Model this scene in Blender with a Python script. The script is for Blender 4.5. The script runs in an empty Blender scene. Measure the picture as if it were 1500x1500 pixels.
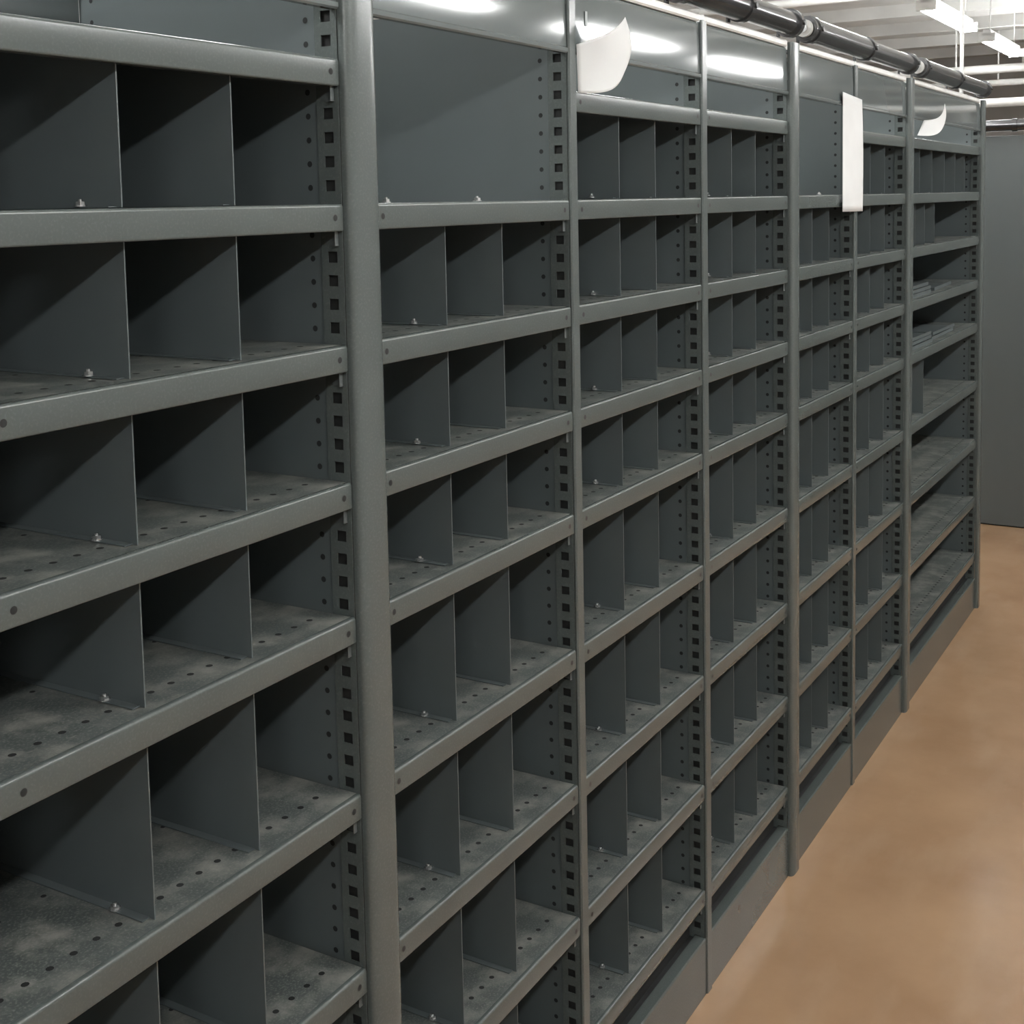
import bpy, math, random
from mathutils import Vector, Matrix
random.seed(4)
scene = bpy.context.scene
COL = scene.collection
try:
    scene.view_settings.view_transform = 'Standard'
except Exception:
    pass

# ------------------------------------------------------------ materials
def nmat(name):
    m = bpy.data.materials.new(name); m.use_nodes = True
    nt = m.node_tree; b = nt.nodes['Principled BSDF']
    return m, nt, b

def paint(name, c1, c2, rough=0.38, scale=9.0, bump=0.0, metallic=0.0, speck=None, spec=0.5, p0=0.35, p1=0.68, sp=0.6, detail=2, stretch=None):
    m, nt, b = nmat(name)
    tc = nt.nodes.new('ShaderNodeTexCoord')
    n = nt.nodes.new('ShaderNodeTexNoise'); n.inputs['Scale'].default_value = scale
    n.inputs['Detail'].default_value = detail; n.inputs['Roughness'].default_value = 0.6
    if stretch:
        mp = nt.nodes.new('ShaderNodeMapping'); mp.inputs['Scale'].default_value = stretch
        nt.links.new(tc.outputs['Object'], mp.inputs['Vector']); nt.links.new(mp.outputs['Vector'], n.inputs['Vector'])
    else:
        nt.links.new(tc.outputs['Object'], n.inputs['Vector'])
    r = nt.nodes.new('ShaderNodeValToRGB')
    r.color_ramp.elements[0].position = p0; r.color_ramp.elements[0].color = (*c1, 1)
    r.color_ramp.elements[1].position = p1; r.color_ramp.elements[1].color = (*c2, 1)
    nt.links.new(n.outputs['Fac'], r.inputs['Fac'])
    out = r.outputs['Color']
    n2 = nt.nodes.new('ShaderNodeTexNoise'); n2.inputs['Scale'].default_value = 260
    n2.inputs['Detail'].default_value = 3
    nt.links.new(tc.outputs['Object'], n2.inputs['Vector'])
    if speck:
        r2 = nt.nodes.new('ShaderNodeValToRGB')
        r2.color_ramp.elements[0].position = 0.5; r2.color_ramp.elements[0].color = (0, 0, 0, 1)
        r2.color_ramp.elements[1].position = 0.72; r2.color_ramp.elements[1].color = (sp, sp, sp, 1)
        nt.links.new(n2.outputs['Fac'], r2.inputs['Fac'])
        mx = nt.nodes.new('ShaderNodeMixRGB'); mx.inputs['Color2'].default_value = (*speck, 1)
        nt.links.new(r2.outputs['Color'], mx.inputs['Fac'])
        nt.links.new(out, mx.inputs['Color1']); out = mx.outputs['Color']
    nt.links.new(out, b.inputs['Base Color'])
    b.inputs['Roughness'].default_value = rough
    b.inputs['Metallic'].default_value = metallic
    b.inputs['Specular IOR Level'].default_value = spec
    if bump:
        bp = nt.nodes.new('ShaderNodeBump'); bp.inputs['Strength'].default_value = bump
        bp.inputs['Distance'].default_value = 0.002
        nt.links.new(n2.outputs['Fac'], bp.inputs['Height'])
        nt.links.new(bp.outputs['Normal'], b.inputs['Normal'])
    return m

M_PAINT = paint('grey_green_enamel', (0.068, 0.081, 0.078), (0.077, 0.091, 0.087), 0.25, 3, speck=(0.115, 0.13, 0.125), sp=0.35)
M_DIV = paint('divider_enamel', (0.080, 0.095, 0.097), (0.088, 0.103, 0.105), 0.36, 3)
M_HEAD = paint('glossy_header_enamel', (0.105, 0.122, 0.122), (0.114, 0.131, 0.131), 0.095, 3, spec=0.42)
M_SHELF = paint('dusty_shelf_enamel', (0.060, 0.071, 0.069), (0.185, 0.188, 0.170), 0.45, 13, 0.1, speck=(0.21, 0.212, 0.19), p0=0.46, p1=0.66, detail=10)
M_POST = paint('post_enamel', (0.074, 0.087, 0.084), (0.080, 0.094, 0.091), 0.24, 2, speck=(0.12, 0.135, 0.13), sp=0.35)
M_HOLE = paint('hole_dark', (0.006, 0.007, 0.007), (0.01, 0.011, 0.011), 0.8, 5)
M_ZINC = paint('zinc_plated_steel', (0.6, 0.61, 0.61), (0.75, 0.76, 0.76), 0.22, 30, metallic=0.9)
M_CLIP = paint('clip_steel', (0.10, 0.115, 0.115), (0.14, 0.155, 0.155), 0.25, 20, metallic=0.3)
M_PIPE = paint('dark_steel_pipe', (0.085, 0.085, 0.088), (0.14, 0.14, 0.143), 0.20, 6, metallic=0.8, detail=6)
M_CAP = paint('pale_end_cap', (0.4, 0.4, 0.39), (0.5, 0.5, 0.48), 0.3, 10)
M_WHITE = paint('white_painted_metal', (0.75, 0.75, 0.73), (0.85, 0.85, 0.83), 0.4, 10)
M_PAPER = paint('white_paper', (0.60, 0.605, 0.60), (0.65, 0.655, 0.65), 0.7, 6)
M_TAPE = paint('pale_tape', (0.26, 0.28, 0.28), (0.3, 0.32, 0.32), 0.4, 6)
M_WALL = paint('painted_wall', (0.44, 0.44, 0.43), (0.52, 0.52, 0.51), 0.7, 2)
M_CEIL = paint('ceiling_paint', (0.60, 0.60, 0.58), (0.70, 0.70, 0.68), 0.7, 3)
M_PANEL = paint('smooth_cabinet_grey', (0.090, 0.103, 0.103), (0.095, 0.108, 0.108), 0.30, 1.5)

def floor_mat():
    m, nt, b = nmat('sealed_tan_concrete')
    tc = nt.nodes.new('ShaderNodeTexCoord')
    n = nt.nodes.new('ShaderNodeTexNoise'); n.inputs['Scale'].default_value = 2.5
    n.inputs['Detail'].default_value = 7; n.inputs['Roughness'].default_value = 0.55
    nt.links.new(tc.outputs['Object'], n.inputs['Vector'])
    r = nt.nodes.new('ShaderNodeValToRGB')
    r.color_ramp.elements[0].position = 0.28; r.color_ramp.elements[0].color = (0.305, 0.185, 0.105, 1)
    r.color_ramp.elements[1].position = 0.74; r.color_ramp.elements[1].color = (0.41, 0.262, 0.156, 1)
    nt.links.new(n.outputs['Fac'], r.inputs['Fac'])
    mp = nt.nodes.new('ShaderNodeMapping'); mp.inputs['Scale'].default_value = (1.0, 3.0, 1.0)
    mp.inputs['Rotation'].default_value = (0, 0, 0.15)
    nt.links.new(tc.outputs['Object'], mp.inputs['Vector'])
    n2 = nt.nodes.new('ShaderNodeTexNoise'); n2.inputs['Scale'].default_value = 2.2
    n2.inputs['Detail'].default_value = 8
    nt.links.new(mp.outputs['Vector'], n2.inputs['Vector'])
    r2 = nt.nodes.new('ShaderNodeValToRGB')
    r2.color_ramp.elements[0].position = 0.52; r2.color_ramp.elements[0].color = (0, 0, 0, 1)
    r2.color_ramp.elements[1].position = 0.8; r2.color_ramp.elements[1].color = (0.3, 0.3, 0.3, 1)
    nt.links.new(n2.outputs['Fac'], r2.inputs['Fac'])
    mx = nt.nodes.new('ShaderNodeMixRGB'); mx.inputs['Color2'].default_value = (0.50, 0.37, 0.255, 1)
    nt.links.new(r2.outputs['Color'], mx.inputs['Fac'])
    nt.links.new(r.outputs['Color'], mx.inputs['Color1'])
    nt.links.new(mx.outputs['Color'], b.inputs['Base Color'])
    b.inputs['Roughness'].default_value = 0.22
    return m
M_FLOOR = floor_mat()

def emis(name, col, s):
    m, nt, b = nmat(name)
    b.inputs['Base Color'].default_value = (0.9, 0.9, 0.9, 1)
    b.inputs['Emission Color'].default_value = (*col, 1)
    b.inputs['Emission Strength'].default_value = s
    return m
M_TUBE_A = emis('fluorescent_tube_glow', (0.99, 0.995, 0.985), 92.0)
M_TUBE_B = emis('fluorescent_tube_glow_bright', (0.99, 0.995, 0.985), 72.0)

# ------------------------------------------------------------ mesh builder
class MB:
    def __init__(s): s.v = []; s.f = []; s.m = []
    def face(s, pts, mi=0):
        b = len(s.v); s.v += [tuple(p) for p in pts]; s.f.append(list(range(b, b + len(pts)))); s.m.append(mi)
    def box(s, x0, x1, y0, y1, z0, z1, mi=0):
        b = len(s.v)
        s.v += [(x0,y0,z0),(x1,y0,z0),(x1,y1,z0),(x0,y1,z0),(x0,y0,z1),(x1,y0,z1),(x1,y1,z1),(x0,y1,z1)]
        for q in ((0,3,2,1),(4,5,6,7),(0,1,5,4),(1,2,6,5),(2,3,7,6),(3,0,4,7)):
            s.f.append([b+i for i in q]); s.m.append(mi)
    def prof(s, fn, prof, t0, t1, mi=0):
        b = len(s.v); n = len(prof)
        s.v += [fn(p, q, t0) for p, q in prof] + [fn(p, q, t1) for p, q in prof]
        for i in range(n):
            j = (i+1) % n
            s.f.append([b+i, b+j, b+n+j, b+n+i]); s.m.append(mi)
        s.f.append([b+i for i in range(n)][::-1]); s.m.append(mi)
        s.f.append([b+n+i for i in range(n)]); s.m.append(mi)
    def prof_x(s, prof, x0, x1, mi=0): s.prof(lambda y, z, x: (x, y, z), prof, x0, x1, mi)
    def prof_z(s, prof, z0, z1, mi=0): s.prof(lambda x, y, z: (x, y, z), prof, z0, z1, mi)
    def cyl(s, p0, p1, r, seg=20, mi=0, r1=None):
        p0 = Vector(p0); p1 = Vector(p1); d = (p1-p0).normalized()
        a = d.orthogonal().normalized(); c = d.cross(a); r1 = r if r1 is None else r1
        b = len(s.v)
        for p, rr in ((p0, r), (p1, r1)):
            for i in range(seg):
                t = 2*math.pi*i/seg
                s.v.append(tuple(p + a*math.cos(t)*rr + c*math.sin(t)*rr))
        for i in range(seg):
            j = (i+1) % seg
            s.f.append([b+i, b+j, b+seg+j, b+seg+i]); s.m.append(mi)
        s.f.append([b+i for i in range(seg)][::-1]); s.m.append(mi)
        s.f.append([b+seg+i for i in range(seg)]); s.m.append(mi)
    def disc(s, c, n, r, seg=10, mi=1):
        n = Vector(n); a = n.orthogonal().normalized(); k = n.cross(a); c = Vector(c)
        s.face([c + a*math.cos(2*math.pi*i/seg)*r + k*math.sin(2*math.pi*i/seg)*r for i in range(seg)], mi)
    def mesh(s, name, mats, smooth=False):
        me = bpy.data.meshes.new(name); me.from_pydata(s.v, [], s.f)
        for m in mats: me.materials.append(m)
        me.polygons.foreach_set('material_index', s.m)
        me.update()
        if smooth:
            me.polygons.foreach_set('use_smooth', [True]*len(me.polygons))
            try: me.set_sharp_from_angle(angle=math.radians(35))
            except Exception: pass
        return me

def obj(name, me, parent=None, loc=(0,0,0), label=None, category=None, kind=None, group=None, bevel=0):
    o = bpy.data.objects.new(name, me); COL.objects.link(o)
    o.location = loc
    if parent: o.parent = parent
    if label: o['label'] = label
    if category: o['category'] = category
    if kind: o['kind'] = kind
    if group: o['group'] = group
    if bevel:
        md = o.modifiers.new('bevel', 'BEVEL'); md.width = bevel; md.segments = 2; md.limit_method = 'ANGLE'
    return o
def empty(name, loc, **k):
    o = obj(name, None, None, loc, **k); o.empty_display_size = 0.1
    return o

# ------------------------------------------------------------ dimensions
KX = 1.112                      # length scale along the row
CAM_X, CAM_D, CAM_H = -0.169, 1.2157, 2.09
DEPTH = 0.56
LEV = [2.310, 2.091, 1.874, 1.659, 1.444, 1.156, 0.864, 0.572, 0.286]
LIP = 0.042
HZ0, HZ1 = 2.383, 2.522
POST_TOP = 2.535
SIDE_TOP = 2.49
PIPE_Z = 2.583
PIPE_R = 0.037

# shelf mesh ------------------------------------------------
def shelf_mesh(w, left_hole=0.024):
    b = MB(); r = 0.005; out = []
    out.append((DEPTH-0.004, 0))
    for i in range(7):
        t = math.pi/2*i/6
        out.append((r - r*math.sin(t), -r + r*math.cos(t)))
    r2 = 0.003
    for i in range(4):
        t = math.pi/2*i/3
        out.append((r2 - r2*math.cos(t), -LIP + r2 - r2*math.sin(t)))
    out += [(0.016, -LIP), (0.016, -LIP+0.002), (0.004, -LIP+0.003), (0.002, -LIP+0.006), (0.002, -0.008), (0.007, -0.002), (DEPTH-0.004, -0.002)]
    b.prof_x(out, 0.003, w-0.003, 0)
    b.face([(0.004, 0.0085, 0.0003), (w-0.004, 0.0085, 0.0003), (w-0.004, DEPTH-0.006, 0.0003), (0.004, DEPTH-0.006, 0.0003)], 2)
    for x in (left_hole, w-0.022):
        b.disc((x, -0.0004, -0.021), (0, -1, 0), 0.0050, 14, 1)
    n = int((w-0.06)/0.036)
    for i in range(n):
        x = 0.03 + (w-0.06)*(i+0.5)/n
        b.disc((x, 0.055, 0.0008), (0, 0, 1), 0.0052, 10, 1)
        b.disc((x, DEPTH-0.07, 0.0008), (0, 0, 1), 0.0042, 10, 1)
        if i % 2:
            b.disc((x, 0.2, 0.0008), (0, 0, 1), 0.004, 10, 1)
    return b.mesh('shelf', [M_PAINT, M_HOLE, M_SHELF], smooth=True)

DIVM = {}
def divider_mesh(h):
    k = round(h, 3)
    if k not in DIVM:
        b = MB()
        b.box(-0.0009, 0.0009, 0.0215, DEPTH-0.008, 0.001, h)
        b.box(-0.0011, 0.0009, 0.0210, 0.028, 0.001, h)
        b.box(-0.014, 0.0, 0.03, DEPTH-0.02, 0.001, 0.0025)
        DIVM[k] = b.mesh('divider', [M_DIV])
    return DIVM[k]

def bolt_mesh():
    b = MB()
    b.cyl((0,0,0), (0,0,0.0015), 0.0085, 16)
    b.cyl((0,0,0.0015), (0,0,0.0060), 0.0062, 6)
    b.cyl((0,0,0.0060), (0,0,0.009), 0.003, 10)
    return b.mesh('bolt', [M_ZINC])
BOLT = bolt_mesh()
def clip_mesh():
    b = MB()
    b.prof_z([(-0.009, 0.010), (-0.0075, 0.0088), (-0.002, 0.0088), (0.0, 0.011), (0.0, 0.034), (-0.0015, 0.034), (-0.0015, 0.0115), (-0.003, 0.0104), (-0.007, 0.0104), (-0.008, 0.0115)], -0.022, 0.0)
    b.prof_z([(-0.009, 0.010), (-0.008, 0.0088), (-0.001, 0.0088), (0.0, 0.010), (0.0, 0.026), (-0.002, 0.026), (-0.002, 0.0115), (-0.009, 0.0115)], -0.024, -0.022)
    return b.mesh('shelf_clip', [M_CLIP])
CLIP = clip_mesh()

# uprights --------------------------------------------------
def perforated_mesh():
    b = MB(); t = 0.002; top = SIDE_TOP
    y0, y1 = 0.0140, 0.0325
    b.box(-t, 0, 0.003, y0, 0.0, top)
    b.box(-t, 0, y1, 0.045, 0.0, top)
    z = 0.03; p = 0.0365; h = 0.0170
    zp = 0.0
    while z < top-0.03:
        b.box(-t, 0, y0, y1, zp, z); zp = z + h; z += p
    b.box(-t, 0, y0, y1, zp, top)
    b.box(0.004, 0.005, 0.004, 0.038, 0.01, top-0.01, 1)  # dark strip added behind the slots so they look shaded inside
    return b.mesh('perforated_upright', [M_POST, M_HOLE])
PERF = perforated_mesh()
def side_mesh():
    b = MB()
    b.box(0.001, 0.003, 0.042, DEPTH, 0.0, SIDE_TOP)
    z = 0.036
    while z < SIDE_TOP-0.04:
        b.disc((0.0004, 0.064, z), (-1, 0, 0), 0.0048, 10, 1)
        b.disc((0.0004, DEPTH-0.03, z), (-1, 0, 0), 0.0042, 10, 1)
        z += 0.0365
    return b.mesh('side_panel', [M_DIV, M_HOLE])
SIDE = side_mesh()
def wide_post_mesh(w):
    b = MB(); prof = []
    n = 28; d = 0.016
    for i in range(n+1):
        t = math.pi*i/n
        c, s_ = math.cos(t), math.sin(t)
        prof.append((w/2 - w/2*math.copysign(abs(c)**0.6, c), -d*abs(s_)**0.6 if s_ > 1e-6 else 0.0))
    prof += [(w, 0.012), (w-0.003, 0.012), (w-0.004, 0.003), (0.004, 0.003), (0.003, 0.003), (0, 0.002)]
    b.prof_z(prof, 0.0, POST_TOP)
    return b.mesh('post', [M_POST], smooth=True)
def thin_post_mesh(w):
    b = MB()
    b.prof_z([(0.0,-0.001),(0.003,-0.004),(w-0.003,-0.004),(w,-0.001),(w,0.03),(w-0.002,0.03),(w-0.002,0.0),(0.002,0.0),(0.0,0.002)], 0.0, POST_TOP-0.01)
    return b.mesh('post', [M_POST])

def header_mesh(w):
    b = MB()
    o = [(0.012, HZ0), (0.001, HZ0), (-0.002, HZ0+0.003), (-0.002, HZ0+0.010), (0.002, HZ0+0.013)]
    for i in range(13):
        t = i/12
        o.append((0.002 + 0.003*t*t, HZ0+0.013 + (HZ1-0.010-HZ0-0.013)*t))
    for i in range(1, 7):
        t = math.pi/2*i/6
        o.append((0.005 + 0.010*(1-math.cos(t)), HZ1-0.010+0.010*math.sin(t)))
    o += [(0.06, HZ1), (0.06, HZ1-0.002), (0.03, HZ1-0.003), (0.014, HZ1-0.012), (0.008, HZ0+0.014), (0.004, HZ0+0.004), (0.012, HZ0+0.002)]
    b.prof_x(o, 0.001, w-0.001)
    return b.mesh('header_panel', [M_HEAD], smooth=True)
def bright_line_mesh(w):  # white strip added in place of the highlight along the header top
    b = MB()
    b.prof_x([(0.006, HZ1), (0.002, HZ1+0.004), (0.002, HZ1+0.015), (0.006, HZ1+0.020), (0.058, HZ1+0.020), (0.058, HZ1)], 0.0, w)
    return b.mesh('bright_line_strip', [M_WHITE])
def kick_mesh(w):
    b = MB()
    b.prof_x([(0.0, 0.0), (0.0, 0.150), (0.003, 0.154), (0.03, 0.154), (0.03, 0.151), (0.005, 0.151), (0.003, 0.148), (0.003, 0.0)], 0.001, w-0.001)
    return b.mesh('kick_plate', [M_PAINT])
def gap_shade_mesh(w):  # near-black boards added to put shade into the gap under the bottom shelf
    b = MB(); b.box(0.004, w-0.004, 0.031, DEPTH-0.01, 0.140, 0.150)
    b.box(0.004, w-0.004, 0.045, 0.05, 0.150, 0.242)
    return b.mesh('gap_shade_board', [M_HOLE])
def back_mesh(w):
    b = MB(); b.box(0, w, DEPTH, DEPTH+0.002, 0.02, SIDE_TOP)
    b.box(0, w, DEPTH-0.006, DEPTH, SIDE_TOP-0.04, SIDE_TOP)
    return b.mesh('back_panel', [M_DIV])

# sections: xl, xr, right post width, wide?, missing top shelf, divider fractions
SEC = [
 (0.640, 1.257, 0.070, True,  False, (0.385, 0.683)),
 (1.327, 1.921, 0.028, False, True,  (0.352, 0.645)),
 (1.949, 2.553, 0.030, False, False, (0.365, 0.655)),
 (2.583, 3.157, 0.066, True,  False, (0.365, 0.655)),
 (3.223, 3.785, 0.030, False, True,  (0.365, 0.655)),
 (3.815, 4.445, 0.070, True,  False, (0.365, 0.655)),
 (4.515, 5.790, 0.060, True,  False, None),
]
LABELS = [
 "grey enamelled steel bin shelving with two dividers per shelf",
 "grey steel bin shelving with an open undivided top bay",
 "grey steel bin shelving with a curled paper taped on header",
 "grey steel bin shelving bay with rows of square pigeonholes",
 "grey steel bin shelving with an open top bay beside hanging sheet",
 "grey steel bin shelving bay behind a white hanging sheet",
 "wide grey steel shelving with mostly empty open shelves",
]
for si, (xl, xr, pw, wide, noL0, FR) in enumerate(SEC):
    xl *= KX; xr *= KX; pw *= KX
    w = xr-xl
    u = empty('shelving_unit', (xl, 0, 0), label=LABELS[si], category='shelving unit', group='row of steel shelving units')
    obj('back_panel', back_mesh(w), u)
    obj('perforated_upright', PERF, u, (w, 0, 0))
    obj('side_panel', SIDE, u, (w, 0, 0))
    obj('post', (wide_post_mesh if wide else thin_post_mesh)(pw), u, (w, 0, 0), label='rounded wide steel post' if wide else 'narrow flat steel post')
    if si == 0:
        obj('side_panel', SIDE, u, (-0.03, 0, 0))
    obj('header_panel', header_mesh(w), u, label='glossy pale grey header panel')
    obj('bright_line_strip', bright_line_mesh(w), u, label='white strip standing in for the bright line of light under the pipe')
    obj('kick_plate', kick_mesh(w), u)
    obj('gap_shade_board', gap_shade_mesh(w), u, label='black board added as shade in the gap above the kick plate')
    sm = shelf_mesh(w, 0.056 if si == 0 else 0.022)
    for li, z in enumerate(LEV):
        if li == 0 and noL0: continue
        s = obj('shelf', sm, u, (0, 0, z))
        obj('shelf_clip', CLIP, s, (w-0.003, 0, -LIP+0.002), label='small steel shelf clip')
        if li == 0: continue
        if li == 1 and noL0:
            for fx in (0.12, 0.55):
                obj('bolt', BOLT, s, (w*fx, 0.035, 0.0005), label='zinc bolt')
            continue
        h = LEV[li-1] - z - 0.0045
        fr = FR or {1: (0.17, 0.33, 0.5, 0.66, 0.81), 2: (0.12, 0.24, 0.37), 5: (0.24,)}.get(li, ())
        for di, f in enumerate(fr):
            obj('divider', divider_mesh(h), s, (w*f, 0, 0))
            if di == 0:
                obj('bolt', BOLT, s, (w*f-0.010, 0.085, 0.003), label='zinc bolt')

def plate():
    b = MB(); b.box(0, 0.46, 0, 0.2, 0, 0.003); b.box(0, 0.46, 0, 0.003, 0.003, 0.014)
    b.box(0, 0.003, 0, 0.2, 0.003, 0.014)
    return b.mesh('loose_divider', [M_DIV])
PL = plate()
def stack(x, y, z, n, r0):
    for i in range(n):
        o = obj('loose_divider', PL, None, (x*KX+random.uniform(-.02,.02)+0.03*i, y+0.008*i, z+0.001+0.0145*i), label='loose grey steel divider lying flat on an open shelf', category='shelf divider', group='loose dividers on open shelves')
        o.rotation_euler = (0, 0, r0+random.uniform(-0.02, 0.03))
stack(4.58, 0.03, LEV[3], 3, 0.02); stack(5.06, 0.04, LEV[3], 1, 0.03)
stack(4.57, 0.03, LEV[4], 3, 0.0); stack(5.05, 0.04, LEV[4], 2, -0.02)

# ------------------------------------------------------------ rail pipes
PY0 = -0.018
for pi, (a, c) in enumerate(((2.36, 3.165), (3.225, 4.455), (4.515, 5.80))):
    a *= KX; c *= KX
    e = empty('rail_pipe', (a, PY0, PIPE_Z), label='dark steel tube running along the top of the shelving', category='pipe', group='tubes along the shelving top')
    L = c-a
    b = MB(); b.cyl((0.03,0,0), (L*0.5,0,0), PIPE_R, 36); b.cyl((L*0.5,0,0), (L-0.03,0,0), PIPE_R-0.004, 36)
    obj('tube', b.mesh('tube', [M_PIPE], smooth=True), e)
    b = MB(); b.cyl((0.0,0,0), (L,0,0), 0.014, 20)
    obj('shaft', b.mesh('shaft', [M_ZINC], smooth=True), e, label='bright steel shaft')
    for x in (0.010, L-0.026):
        b = MB(); b.cyl((x,0,0), (x+0.016,0,0), 0.026, 24)
        obj('end_cap', b.mesh('end_cap', [M_CAP], smooth=True), e, label='pale end cap')
    for f in (0.05, 0.5, 0.95):
        x = L*f
        b = MB(); b.cyl((x-0.012,0,0), (x+0.012,0,0), PIPE_R+0.004, 28)
        b.box(x-0.01, x+0.01, 0.032, 0.037, -0.040, 0.0)
        b.cyl((x, -PIPE_R-0.009, 0), (x, -PIPE_R, 0), 0.008, 10)
        obj('bracket', b.mesh('bracket', [M_PIPE], smooth=True), e)
e = empty('rail_shaft', (1.30*KX, PY0, PIPE_Z), label='bright thin steel shaft along the shelving top', category='rod')
b = MB(); b.cyl((0.0,0,0), (1.05*KX,0,0), 0.014, 20); obj('shaft', b.mesh('shaft', [M_ZINC], smooth=True), e)
b = MB(); b.box(0.28, 0.30, 0.012, 0.06, -0.040, 0.012); b.cyl((0.28,0,0), (0.30,0,0), 0.02, 16)
obj('bracket', b.mesh('bracket', [M_PIPE]), e)

RX0, RX1, RY0, RY1, RZ = -3.0, 15.0, -4.2, 3.5, 3.6
b = MB(); L = RZ-2.54; b.cyl((0,0,0), (0,0,L), 0.009, 14); b.cyl((0,0,0), (0,0,0.01), 0.025, 14); b.cyl((0,0,L-0.01), (0,0,L), 0.03, 14)
obj('hanger_rod', b.mesh('hanger_rod', [M_WHITE], smooth=True), None, (5.6*KX, 0.05, 2.542), label='thin pale vertical rod from ceiling to shelving top', category='rod')

# ------------------------------------------------------------ papers
def patch(A, B, C, D, bulge, n=18):
    A, B, C, D = [Vector((p[0]*KX, p[1], p[2])) for p in (A, B, C, D)]; mb = MB()
    for i in range(n+1):
        for j in range(n+1):
            a, c = i/n, j/n
            mb.v.append(tuple((A*(1-a)+B*a)*(1-c) + (D*(1-a)+C*a)*c + Vector(bulge(a, c))))
    for i in range(n):
        for j in range(n):
            q = i*(n+1)+j
            mb.f.append([q, q+n+1, q+n+2, q+1]); mb.m.append(0)
    me = mb.mesh('paper', [M_PAPER])
    for p in me.polygons: p.use_smooth = True
    return me
def sheet(me, label):
    o = obj('paper_sheet', me, None, label=label, category='paper')
    s = o.modifiers.new('solid', 'SOLIDIFY'); s.thickness = 0.0005
S = lambda t: math.sin(math.pi*t)
sheet(patch((1.946,-0.006,2.402), (2.060,-0.055,2.466), (2.060,-0.050,2.350), (1.950,-0.006,2.306),
           lambda a, c: (0.034*S(c)*a, -0.020*S(a), -0.004*S(a)*(1-c) - 0.016*S(a)*c)),
      'small white paper curling off the header panel')
sheet(patch((3.638,-0.008,2.425), (3.840,-0.010,2.412), (3.845,-0.012,2.032), (3.632,-0.010,2.034),
           lambda a, c: (0, -0.003*S(c)*a, 0)),
      'tall white paper sheet hanging from header over shelf')
sheet(patch((4.66,-0.012,2.382), (4.80,-0.06,2.455), (4.80,-0.06,2.372), (4.56,-0.012,2.318),
           lambda a, c: (0.03*S(c)*a, -0.02*S(a), -0.020*S(a))),
      'small white card curling away from the header')
b = MB(); b.box(0, 0.010, -0.001, 0, 0, 0.03)
obj('tape_strip', b.mesh('tape_strip', [M_TAPE]), None, (1.995*KX, 0.002, 2.445), label='short pale strip of tape stuck on header panel', category='tape')

# ------------------------------------------------------------ end cabinet
CX = 7.35*KX
e = empty('storage_cabinet', (CX, 0, 0), label='plain grey steel cabinet side closing the aisle end', category='cabinet')
b = MB(); b.box(0.0, 0.9, -1.6, 0.7, 0.008, 2.43)
obj('body', b.mesh('body', [M_PANEL]), e, bevel=0.004)
b = MB(); b.box(0.012, 0.9, -1.58, 0.69, 0.0, 0.008)
obj('base', b.mesh('base', [M_HOLE]), e)
b = MB(); b.cyl((-0.03, -1.6, 2.49), (-0.03, 0.7, 2.49), 0.034, 24)
b.cyl((-0.03, 0.10, 2.49), (-0.03, 0.13, 2.49), 0.040, 24)
obj('rail_tube', b.mesh('rail_tube', [M_PIPE], smooth=True), e, label='dark steel tube')
b = MB(); b.cyl((-0.02, -1.6, 2.63), (-0.02, 0.7, 2.63), 0.026, 24)
for y in (-1.2, -0.4, 0.4): b.box(-0.03, 0.0, y-0.01, y+0.01, 2.43, 2.62)
obj('rail_tube', b.mesh('rail_tube', [M_WHITE], smooth=True), e, label='pale tube')

# ------------------------------------------------------------ room
def sbox(name, *a, mat=M_WALL, kind='structure'):
    b = MB(); b.box(*a); return obj(name, b.mesh(name, [mat]), None, kind=kind)
sbox('floor', RX0, RX1, RY0, RY1, -0.1, 0.0, mat=M_FLOOR)
sbox('ceiling', RX0, RX1, RY0, RY1, RZ, RZ+0.1, mat=M_CEIL)
sbox('wall_back', RX0, RX1, RY1, RY1+0.1, 0, RZ)
sbox('wall_front', RX0, RX1, RY0-0.1, RY0, 0, RZ)
sbox('wall_far', RX1, RX1+0.1, RY0, RY1, 0, RZ)
sbox('wall_near', RX0-0.1, RX0, RY0, RY1, 0, RZ)
k = 1
x = -2.2
while x < 14.8:
    sbox('trim_%d' % k, x, x+0.07, RY0, RY1, RZ-0.10, RZ, mat=M_CEIL); k += 1; x += 1.15
for (x, z, r) in ((6.6, 3.11, 0.022), (10.8, 3.07, 0.035), (12.7, 3.11, 0.03)):
    b = MB(); b.cyl((x, RY0, z), (x, RY1, z), r, 16)
    for y in (-3, -1, 1, 3): b.box(x-0.006, x+0.006, y-0.006, y+0.006, z, RZ-0.005)
    obj('ceiling_pipe', b.mesh('ceiling_pipe', [M_WHITE], smooth=True), None, label='white pipe hung across under the ceiling', category='pipe', group='ceiling pipes')

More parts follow.
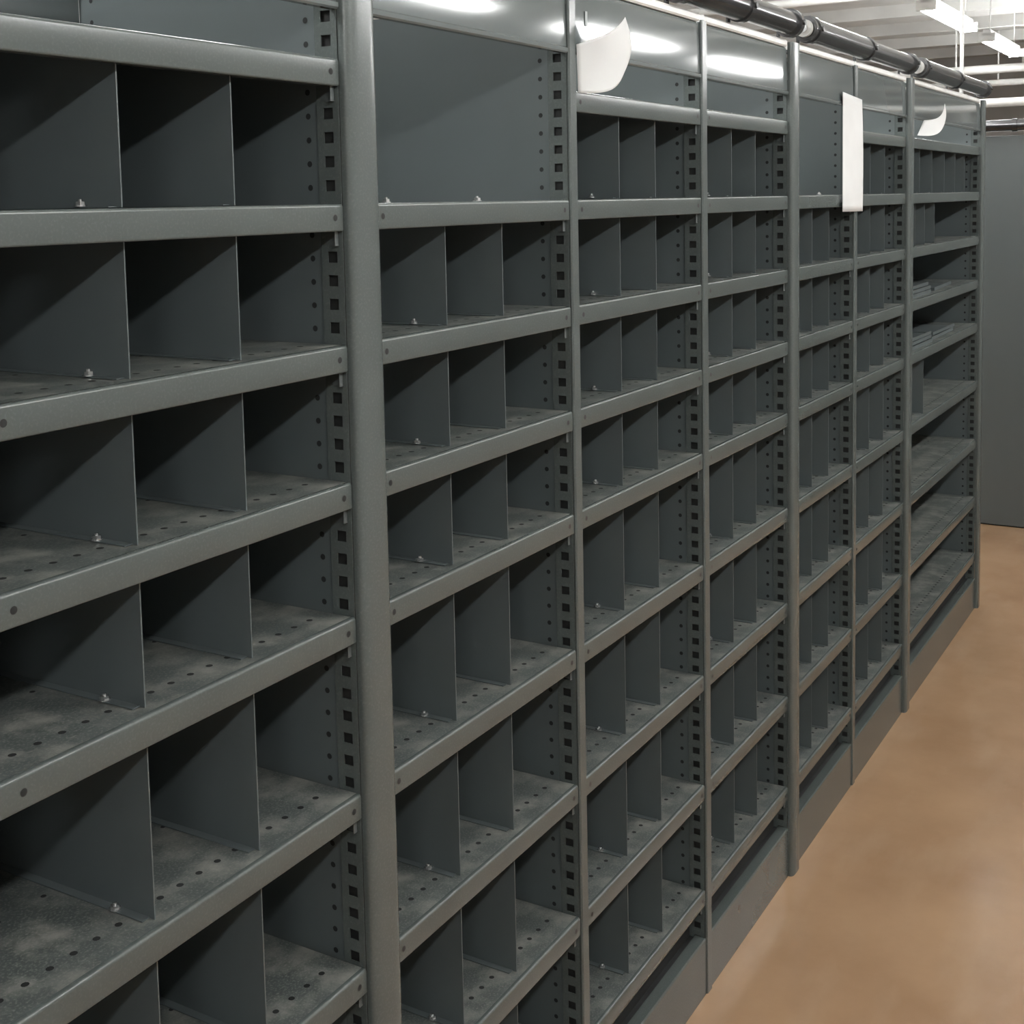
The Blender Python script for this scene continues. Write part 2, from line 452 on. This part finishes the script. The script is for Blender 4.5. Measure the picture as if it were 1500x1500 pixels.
# ------------------------------------------------------------ lamps
b = MB()
b.prof_x([(-0.030, 0.034), (-0.024, 0.075), (0.024, 0.075), (0.030, 0.034)], -0.62, 0.62)
b.box(-0.62, -0.60, -0.055, 0.055, -0.008, 0.05); b.box(0.60, 0.62, -0.055, 0.055, -0.008, 0.05)
LB = b.mesh('housing', [M_WHITE])
def tube_me(m):
    b = MB(); b.cyl((-0.60, 0, 0.012), (0.60, 0, 0.012), 0.016, 14)
    return b.mesh('lamp_tube', [m], smooth=True)
LTA = tube_me(M_TUBE_A); LTB = tube_me(M_TUBE_B)
b = MB()
for x in (-0.5, 0.5): b.cyl((x, 0, 0.07), (x, 0, 0.5), 0.004, 8)
LR = b.mesh('hanger', [M_WHITE])
def lamp(x, y, z, lt):
    e = empty('fluorescent_lamp', (x, y, z), label='hanging white fluorescent batten lamp, lit', category='lamp', group='fluorescent ceiling lamps')
    obj('housing', LB, e)
    for dy in (-0.037, 0.037): obj('lamp_tube', lt, e, (0, dy, 0), label='glowing white tube')
    r = obj('hanger', LR, e); r.scale = (1, 1, (RZ-z)/0.5)
for x in (-1.7, 0.2, 2.1, 4.0, 5.9, 7.8): lamp(x, -1.7, 2.97, LTA)
for x in (0.55, 2.45, 4.35, 6.25, 8.1, 9.95, 11.8): lamp(x, 0.50, 3.14, LTB)

w = bpy.data.worlds.new('world'); scene.world = w; w.use_nodes = True
w.node_tree.nodes['Background'].inputs[0].default_value = (0.8, 0.85, 0.9, 1)
w.node_tree.nodes['Background'].inputs[1].default_value = 0.15

# ------------------------------------------------------------ camera
F = 1880.0; PX, PY = 750.0, 463.0
Xw = Vector((1857-PX, 273-PY, F)).normalized()
dn = Vector((410, 21000, F)).normalized()
dn = (dn - Xw*dn.dot(Xw)).normalized()
Zw = -dn; Yw = Zw.cross(Xw)
def cv(a): return Vector((a.x, -a.y, -a.z))
R = Matrix((cv(Xw), cv(Yw), cv(Zw)))
cam = bpy.data.cameras.new('camera'); co = bpy.data.objects.new('camera', cam); COL.objects.link(co)
co.matrix_world = Matrix.Translation((CAM_X, -CAM_D, CAM_H)) @ R.to_4x4()
cam.sensor_width = 36; cam.lens = F/1500*36
cam.shift_y = -(750-PY)/1500; cam.shift_x = (750-PX)/1500
cam.clip_start = 0.05; cam.clip_end = 60
scene.camera = co
